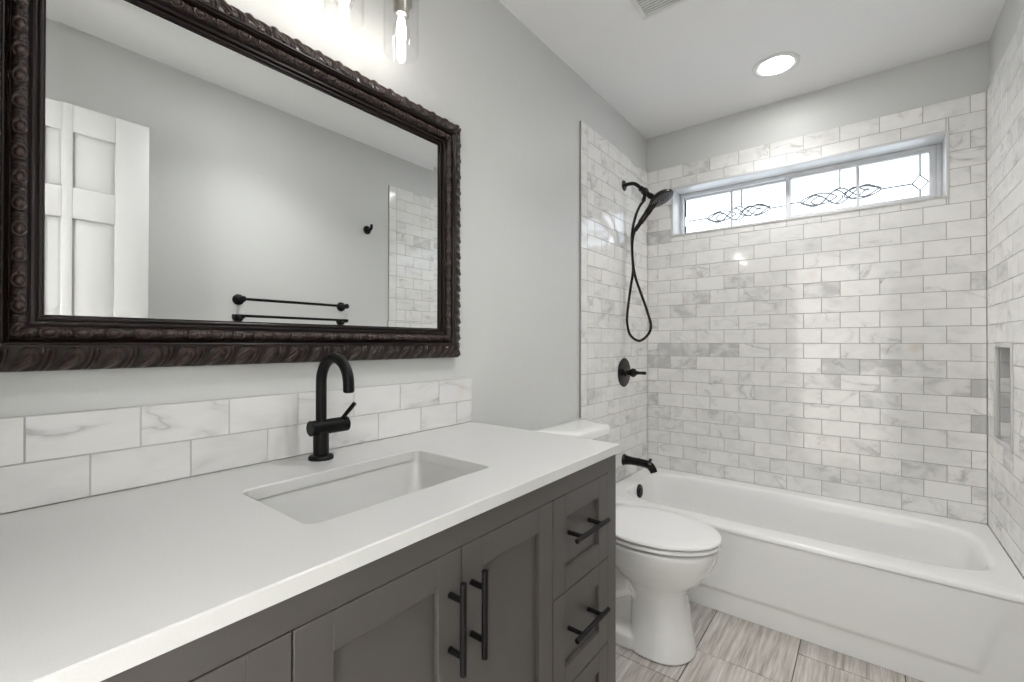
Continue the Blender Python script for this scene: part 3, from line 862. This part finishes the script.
# ------------------------------------------------------------------ bathtub
TY = -0.7316; TZ = Z0
tb = thing('bathtub', 'white alcove bathtub with a panelled apron below the marble tiled wall', 'bathtub', (W/2, TY/2, 0))
def tub_mesh():
    bm = BM()
    X0, X1, Y0, Y1 = 0.0135, W-0.0135, TY, -0.0015
    # basin outline: a long rounded shape, tighter at the drain end
    def basin(ins, z, wide=0.0):
        x0, x1, y0, y1 = 0.095+ins*0.55, 1.462-ins*1.5, -0.628+ins, -0.082-ins
        n = 64; pts = []
        cx, cy = (x0+x1)/2, (y0+y1)/2
        for i in range(n):
            a = 2*PI*(i+0.5)/n
            ca, sa = math.cos(a), math.sin(a)
            # superellipse with different end radii
            e = 0.36 if ca < 0 else 0.50
            ex = 0.20 if ca < 0 else 0.30
            # right end: long elliptic nose; left end: squarer
            hx = (x1-x0)/2
            px = math.copysign(abs(ca)**(0.36 if ca < 0 else 0.42), ca)*hx + cx
            py = math.copysign(abs(sa)**(0.36 if ca < 0 else 0.42), sa)*(y1-y0)/2 + cy
            pts.append(Vector((px, py, z)))
        return pts
    n = 64
    inner = [(-0.012, TZ), (-0.004, TZ-0.001), (0.004, TZ-0.006), (0.010, TZ-0.016), (0.016, TZ-0.05), (0.028, TZ-0.14), (0.045, TZ-0.23), (0.065, TZ-0.27), (0.10, TZ-0.292), (0.16, TZ-0.297)]
    loops = [basin(i, z) for i, z in inner]
    R = [[bm.verts.new(p) for p in l] for l in loops]
    for a, b in zip(R[:-1], R[1:]):
        for k in range(n): bm.faces.new((a[k], a[(k+1) % n], b[(k+1) % n], b[k]))
    bm.faces.new(R[-1])
    # deck from basin rim to the outer rectangle
    O = []
    x0, x1, y0, y1 = 0.095, 1.462, -0.628, -0.082
    cx, cy = (x0+x1)/2, (y0+y1)/2
    def outline(z, iy):
        pts = []
        for p in loops[0]:
            dx, dy = p.x-cx, p.y-cy
            tx = ((X1-cx) if dx > 0 else (cx-X0))/max(abs(dx), 1e-6)
            ty = ((Y1-cy) if dy > 0 else (cy-(Y0+iy)))/max(abs(dy), 1e-6)
            t = min(tx, ty); pts.append([cx+dx*t, cy+dy*t, z])
        # snap the nearest point to every corner
        for X in (X0, X1):
            for Y in (Y0+iy, Y1):
                q = min(pts, key=lambda v: (v[0]-X)**2 + (v[1]-Y)**2); q[0], q[1] = X, Y
        return pts
    ol = [outline(TZ, 0.016), outline(TZ-0.0015, 0.009), outline(TZ-0.006, 0.0035), outline(TZ-0.013, 0.0), outline(TZ-0.022, 0.0)]
    Q = [[bm.verts.new(p) for p in l] for l in ol]
    for k in range(n): bm.faces.new((R[0][k], R[0][(k+1) % n], Q[0][(k+1) % n], Q[0][k]))
    for a, b in zip(Q[:-1], Q[1:]):
        for k in range(n): bm.faces.new((a[k], a[(k+1) % n], b[(k+1) % n], b[k]))
    return bm
bm = tub_mesh()
obj('tub_shell', bm, M['tub'], tb, 50)
# apron: a grid whose relief is a raised panel with soft, splayed edges
def apron():
    nx, nz = 150, 60
    X = np.linspace(0.0135, W-0.0135, nx); Zs = np.linspace(0.001, TZ-0.020, nz)
    V = []
    for z in Zs:
        for x in X:
            sl = (z-0.095)*0.29
            l, r_ = 0.12-sl, W-0.128+sl
            m_ = min((x-l)/0.028, (r_-x)/0.028, (z-0.083)/0.020)
            t = max(0, min(1, m_)); t = t*t*(3-2*t)
            top = max(0, min(1, (z-0.24)/0.10))
            raised = t*(1-0) + 0
            y = TY + 0.0085*(1-raised)*(1-top)
            V.append((x, y, z))
    F = [(j*nx+i, j*nx+i+1, (j+1)*nx+i+1, (j+1)*nx+i) for j in range(nz-1) for i in range(nx-1)]
    nb = len(V)
    V2 = [(v[0], v[1]+0.012, v[2]) for v in V]
    me = bpy.data.meshes.new('apron')
    # close the back so that the skirt has thickness
    border = [i for i in range(nx)] + [j*nx+nx-1 for j in range(1, nz)] + [(nz-1)*nx+i for i in range(nx-2, -1, -1)] + [j*nx for j in range(nz-2, 0, -1)]
    F += [(border[i], border[(i+1) % len(border)], border[(i+1) % len(border)]+nb, border[i]+nb) for i in range(len(border))]
    F += [(a+nb, d+nb, c+nb, b+nb) for a, b, c, d in F[:(nx-1)*(nz-1)]]
    me.from_pydata(V+V2, [], F)
    b2 = bmesh.new(); b2.from_mesh(me); bmesh.ops.recalc_face_normals(b2, faces=b2.faces[:]); b2.to_mesh(me); b2.free()
    return link('apron', me, M['tub'], tb, 40)
apron()
bm = BM(); lathe(bm, (0.104, -0.36, 0.318), (1, 0, 0.10), [(0, 0.037), (0.004, 0.037), (0.008, 0.034), (0.009, 0.020), (0.013, 0.017), (0.014, 0)], 32)
obj('overflow_plate', bm, M['bronze'], tb)
bm = BM(); lathe(bm, (0.30, -0.355, TZ-0.2972), (0, 0, 1), [(0, 0.035), (0.002, 0.034), (0.003, 0.02), (0.010, 0.018), (0.011, 0)], 28)
obj('drain_stopper', bm, M['bronze'], tb)

# ------------------------------------------------------------------ shower, valve, spout
SY = -0.36
sh = thing('handheld_shower', 'dark bronze handheld shower on a bent wall arm with a looped hose', 'shower head', (T, SY, 2.053))
bm = BM(); lathe(bm, (T-0.0005, SY, 2.053), (1, 0, 0), [(0, 0.030), (0.003, 0.030), (0.007, 0.024), (0.012, 0.013), (0.014, 0.012)], 32)
obj('wall_flange', bm, M['bronze'], sh)
bm = BM(); tube(bm, catmull([(T+0.002, SY, 2.053), (0.040, SY, 2.056), (0.070, SY, 2.052), (0.093, SY, 2.037), (0.112, SY, 2.016)], 8), 0.0105, 16)
obj('shower_arm', bm, M['bronze'], sh)
# diverter body with its collar and ball joint
bm = BM(); ax = Vector((0.032, 0, -0.030)).normalized()
lathe(bm, Vector((0.108, SY, 2.020)), ax, [(0, 0.012), (0.004, 0.0155), (0.012, 0.0155), (0.014, 0.012), (0.020, 0.012), (0.023, 0.018), (0.034, 0.021), (0.044, 0.021), (0.050, 0.017), (0.058, 0.013), (0.068, 0.012), (0.070, 0)], 24)
obj('diverter_body', bm, M['bronze'], sh)
bm = BM(); lathe(bm, (0.140, SY, 1.990), (-0.25, 0, -1), [(0, 0.010), (0.012, 0.011), (0.030, 0.0095), (0.034, 0.012), (0.050, 0.0115), (0.052, 0.008)], 20)
obj('hose_outlet', bm, M['bronze'], sh)
hd = Vector((0.46, -0.02, -0.888)).normalized()
hc = Vector((0.229, SY, 1.938))
bm = BM()
lathe(bm, hc - hd*0.034, hd, [(0, 0.0), (0.001, 0.016), (0.006, 0.030), (0.013, 0.046), (0.022, 0.060), (0.030, 0.0675), (0.036, 0.0685), (0.042, 0.0665), (0.044, 0.060)], 44)
head = obj('shower_spray_head', bm, M['bronze'], sh)
bm = BM()
d_, u_, v_ = frame_axes(hd)
for rr, cnt in ((0.056, 30), (0.044, 24), (0.032, 16), (0.018, 9)):
    for i in range(cnt):
        a = 2*PI*i/cnt; p = hc + hd*0.0095 + (u_*math.cos(a)+v_*math.sin(a))*rr
        lathe(bm, p, hd, [(0, 0.0022), (0.0025, 0.0016), (0.0027, 0)], 6, False, False)
obj('spray_nozzles', bm, M['nozzle'], head)
# bracket cradle and the wand
bm = BM(); tube(bm, [(0.150, SY, 1.978), (0.168, SY, 1.962), (0.186, SY, 1.951)], [0.012, 0.017, 0.014], 18)
obj('cradle', bm, M['bronze'], sh)
bm = BM(); tube(bm, catmull([(0.205, SY, 1.940), (0.176, SY, 1.905), (0.150, SY, 1.872), (0.112, SY, 1.826), (0.078, SY, 1.784)], 6), [0.022]*4 + [0.021]*3 + [0.0185]*6 + [0.016]*6 + [0.0125]*6, 20)
obj('wand_handle', bm, M['bronze'], sh)
hs = [(0.128, SY, 1.940), (0.108, SY, 1.920), (0.086, SY, 1.877), (0.066, SY+0.004, 1.815), (0.054, SY+0.012, 1.751), (0.056, SY+0.014, 1.66), (0.0605, SY+0.014, 1.5626), (0.048, SY+0.012, 1.47), (0.038, SY+0.008, 1.3905), (0.032, SY, 1.310), (0.032, SY, 1.2564), (0.051, SY, 1.1920),
      (0.1037, SY, 1.1600), (0.155, SY, 1.196), (0.170, SY, 1.2473), (0.147, SY, 1.3313), (0.1136, SY, 1.4254), (0.083, SY-0.006, 1.520), (0.070, SY-0.008, 1.60), (0.064, SY-0.006, 1.69), (0.068, SY-0.002, 1.75), (0.079, SY, 1.788)]
bm = BM(); tube(bm, catmull(hs, 8), 0.0075, 12)
obj('hose', bm, M['bronze'], sh)

tv = thing('tub_valve', 'dark round shower valve plate with a short lever on the left tiled wall', 'valve', (T, SY, 0.979))
bm = BM(); lathe(bm, (T-0.0005, SY, 0.979), (1, 0, 0), [(0, 0.082), (0.003, 0.083), (0.006, 0.080), (0.009, 0.066), (0.011, 0.030), (0.012, 0)], 48)
obj('escutcheon', bm, M['bronze'], tv)
bm = BM(); lathe(bm, (T+0.006, SY, 0.979), (1, 0, 0), [(0, 0.030), (0.010, 0.024), (0.022, 0.015), (0.032, 0.015), (0.038, 0.021), (0.048, 0.0255), (0.058, 0.024), (0.066, 0.016), (0.068, 0)], 28)
hub = obj('valve_hub', bm, M['bronze'], tv)
bm = BM(); tube(bm, [(0.062, SY, 0.980), (0.082, SY+0.002, 0.980), (0.105, SY+0.003, 0.979), (0.136, SY+0.004, 0.979), (0.141, SY+0.004, 0.979)], [0.020, 0.012, 0.0085, 0.0095, 0.007], 16)
obj('lever_handle', bm, M['bronze'], hub)

ts = thing('tub_spout', 'dark bronze tub spout with a pull-up knob over the bathtub rim', 'spout', (T, SY, 0.477))
bm = BM(); pts = catmull([(T-0.0005, SY, 0.479), (0.022, SY, 0.479), (0.05, SY, 0.479), (0.10, SY, 0.4785), (0.138, SY, 0.476), (0.160, SY, 0.471), (0.174, SY, 0.460), (0.183, SY, 0.446), (0.187, SY, 0.436)], 5)
rr = [0.033 - (0.033-0.0235)*min(1, i/10) for i in range(11)] + [0.0225]*5 + [0.022]*5 + [0.0225]*5 + [0.0225]*5 + [0.021]*5 + [0.020]*5
tube(bm, pts, rr[:len(pts)], 24)
obj('spout_body', bm, M['bronze'], ts)
bm = BM(); lathe(bm, (0.166, SY, 0.484), (0.10, 0, 1), [(0, 0.006), (0.012, 0.005), (0.014, 0.009), (0.021, 0.0095), (0.024, 0.006), (0.0245, 0)], 18)
obj('diverter_knob', bm, M['bronze'], ts)

# ------------------------------------------------------------------ toilet
TC = -1.080
tl = thing('toilet', 'white two-piece toilet with its lid closed between the vanity and bathtub', 'toilet', (0.35, TC, 0))
def egg(xb, xf, hw, z, n=48, ef=0.5, eb=0.42, cfrac=0.46):
    """egg outline: widest at cfrac of the length, rounder to the front"""
    xc = xb + (xf-xb)*cfrac; pts = []
    for i in range(n):
        a = 2*PI*i/n; c, s = math.cos(a), math.sin(a)
        e = ef if c > 0 else eb
        px = xc + (xf-xc)*math.copysign(abs(c)**(2*e), c) if c > 0 else xc - (xc-xb)*abs(c)**(2*e)
        py = TC + hw*math.copysign(abs(s)**(2*(0.5 if c > 0 else eb)), s)
        pts.append(Vector((px, py, z)))
    return pts
def baked(name, bm, voxel, m, parent, it=8):
    """fuse overlapping solids into one continuous skin"""
    bmesh.ops.recalc_face_normals(bm, faces=bm.faces[:])
    me = bpy.data.meshes.new('tmp'); bm.to_mesh(me); bm.free()
    t = bpy.data.objects.new('tmp', me); COL.objects.link(t)
    r = t.modifiers.new('r', 'REMESH'); r.mode = 'VOXEL'; r.voxel_size = voxel; r.use_smooth_shade = True
    s = t.modifiers.new('s', 'SMOOTH'); s.iterations = it; s.factor = 0.5
    dg = bpy.context.evaluated_depsgraph_get()
    me2 = bpy.data.meshes.new_from_object(t.evaluated_get(dg)); me2.name = name
    bpy.data.objects.remove(t)
    o = link(name, me2, None, parent); me2.materials.clear(); me2.materials.append(m); me2.shade_smooth()
    return o
bm = BM()
# (z, back, front, half width): rounded-rectangle foot growing into an egg shaped bowl
secs = [(0.002, 0.385, 0.614, 0.124), (0.030, 0.385, 0.610, 0.119), (0.10, 0.388, 0.598, 0.108), (0.18, 0.390, 0.585, 0.102), (0.220, 0.385, 0.582, 0.104), (0.250, 0.36, 0.602, 0.118), (0.283, 0.32, 0.636, 0.141),
        (0.32, 0.28, 0.664, 0.160), (0.365, 0.25, 0.685, 0.175), (0.392, 0.24, 0.692, 0.180), (0.408, 0.235, 0.693, 0.181)]
loft(bm, [egg(b, f, h, z, ef=0.44 if z < 0.2 else 0.5, eb=0.30 if z < 0.2 else 0.42) for z, b, f, h in secs])
# rear foot, trapway and tank shelf
loft(bm, [rrect(0.10, 0.43, TC-0.118, TC+0.118, 0.03, 0.002), rrect(0.10, 0.43, TC-0.116, TC+0.116, 0.03, 0.05), rrect(0.12, 0.43, TC-0.080, TC+0.080, 0.03, 0.075)])
loft(bm, [rrect(0.13, 0.42, TC-0.070, TC+0.070, 0.04, 0.05), rrect(0.10, 0.42, TC-0.072, TC+0.072, 0.04, 0.20), rrect(0.06, 0.42, TC-0.10, TC+0.10, 0.05, 0.30), rrect(0.03, 0.40, TC-0.165, TC+0.165, 0.05, 0.37), rrect(0.03, 0.40, TC-0.175, TC+0.175, 0.05, 0.408)])
tube(bm, catmull([(0.40, TC-0.075, 0.235), (0.33, TC-0.085, 0.20), (0.27, TC-0.082, 0.14), (0.24, TC-0.078, 0.08)], 6), 0.045, 16)
tube(bm, catmull([(0.40, TC+0.075, 0.235), (0.33, TC+0.085, 0.20), (0.27, TC+0.082, 0.14), (0.24, TC+0.078, 0.08)], 6), 0.045, 16)
baked('bowl', bm, 0.0045, M['porc'], tl, 6)
def eggslab(name, xb, xf, hw, z0, z1, m, r, hole=None, dome=0.0):
    bm = BM()
    L = [egg(xb+r, xf-r, hw-r, z0, eb=0.47), egg(xb, xf, hw, z0+r*0.8, eb=0.47), egg(xb, xf, hw, z1-r, eb=0.47), egg(xb+r*0.4, xf-r*0.4, hw-r*0.4, z1-r*0.3, eb=0.47), egg(xb+r*1.3, xf-r*1.3, hw-r*1.3, z1, eb=0.47)]
    if dome:
        for k, q in ((0.25, 0.5), (0.55, 0.85), (0.85, 1.0)):
            L.append(egg(xb+r*1.3+(xf-xb)*0.46*k, xf-r*1.3-(xf-xb)*0.50*k, (hw-r*1.3)*(1-k), z1+dome*q, eb=0.47))
    loft(bm, L)
    return obj(name, bm, m, tl, 40)
eggslab('seat', 0.235, 0.698, 0.184, 0.4138, 0.4292, M['seat'], 0.006)
eggslab('lid', 0.228, 0.702, 0.186, 0.4322, 0.4478, M['seat'], 0.008, dome=0.003)
for s in (-1, 1):
    bm = BM(); box(bm, (0.215, TC+s*0.075-0.022, 0.4085), (0.262, TC+s*0.075+0.022, 0.449), 0.006)
    obj('lid_hinge', bm, M['seat'], tl)
    bm = BM(); lathe(bm, (0.33, TC+s*0.105, 0.048), (0, 0, 1), [(0, 0.014), (0.008, 0.013), (0.016, 0.008), (0.018, 0)], 16)
    obj('bolt_cap', bm, M['porc'], tl)
def tank_sec(x0, x1, hw, z, bow, r=0.03, k=6):
    p = rrect(x0, x1, TC-hw, TC+hw, r, z, k)
    # split the long sides so that the front can bow outward
    out = []
    n = len(p)
    for i in range(n):
        a, b = p[i], p[(i+1) % n]; out.append(a)
        if abs(a.y-b.y) > 0.1:
            for j in range(1, 12): out.append(a.lerp(b, j/12))
    for v in out:
        v.y = TC + (v.y-TC)*(1 - 0.36*max(0.0, (v.x-x0)/(x1-x0)))
        if v.x > (x0+x1)/2: v.x += bow*(1-((v.y-TC)/hw)**2)*min(1, (v.x-(x0+x1)/2)/((x1-x0)/2))
    return out
bm = BM(); loft(bm, [tank_sec(0.020, 0.165, 0.200, 0.410, 0.018), tank_sec(0.016, 0.175, 0.208, 0.44, 0.022), tank_sec(0.014, 0.183, 0.220, 0.744, 0.026)])
obj('tank', bm, M['porc'], tl, 40)
bm = BM(); loft(bm, [tank_sec(0.010, 0.188, 0.225, 0.744, 0.026), tank_sec(0.006, 0.194, 0.232, 0.750, 0.027), tank_sec(0.006, 0.194, 0.232, 0.772, 0.027), tank_sec(0.010, 0.190, 0.228, 0.780, 0.027), tank_sec(0.020, 0.180, 0.218, 0.7845, 0.026), tank_sec(0.06, 0.14, 0.17, 0.786, 0.02)])
obj('tank_lid', bm, M['porc'], tl, 40)
bm = BM(); lathe(bm, (0.200, TC-0.085, 0.69), (1, 0, 0), [(0, 0.014), (0.010, 0.014), (0.012, 0.008)], 18); tube(bm, [(0.214, TC-0.090, 0.69), (0.222, TC-0.055, 0.688), (0.224, TC-0.02, 0.684)], [0.007, 0.006, 0.008], 12)
obj('flush_lever', bm, M['bronze'], tl)

# ------------------------------------------------------------------ things on the right wall (seen in the mirror)
tbz, ty0, ty1 = 1.373, -1.820, -1.231
tr = thing('towel_bar', 'black towel bar with round wall plates seen reflected low in the mirror', 'towel bar', (W, (ty0+ty1)/2, tbz))
bm = BM(); tube(bm, [(W-0.062, ty0, tbz), (W-0.062, ty1, tbz)], 0.0075, 16); obj('bar', bm, M['black'], tr)
for y in (ty0, ty1):
    bm = BM(); lathe(bm, (W+0.0005, y, tbz), (-1, 0, 0), [(0, 0.029), (0.006, 0.028), (0.010, 0.018), (0.014, 0.010), (0.048, 0.010), (0.052, 0.014), (0.070, 0.015), (0.076, 0.010), (0.077, 0)], 28)
    obj('wall_post', bm, M['black'], tr)
rh = thing('robe_hook', 'small black robe hook on the painted wall seen reflected in the mirror', 'hook', (W, -1.045, 1.893))
bm = BM(); lathe(bm, (W+0.0005, -1.045, 1.893), (-1, 0, 0), [(0, 0.028), (0.006, 0.027), (0.010, 0.016), (0.013, 0)], 28); obj('hook_plate', bm, M['black'], rh)
bm = BM(); tube(bm, catmull([(W-0.008, -1.045, 1.893), (W-0.035, -1.045, 1.890), (W-0.050, -1.045, 1.898), (W-0.052, -1.045, 1.922)], 6), [0.010]*7+[0.0085]*6+[0.0085]*6, 14)
obj('hook_peg', bm, M['black'], rh)
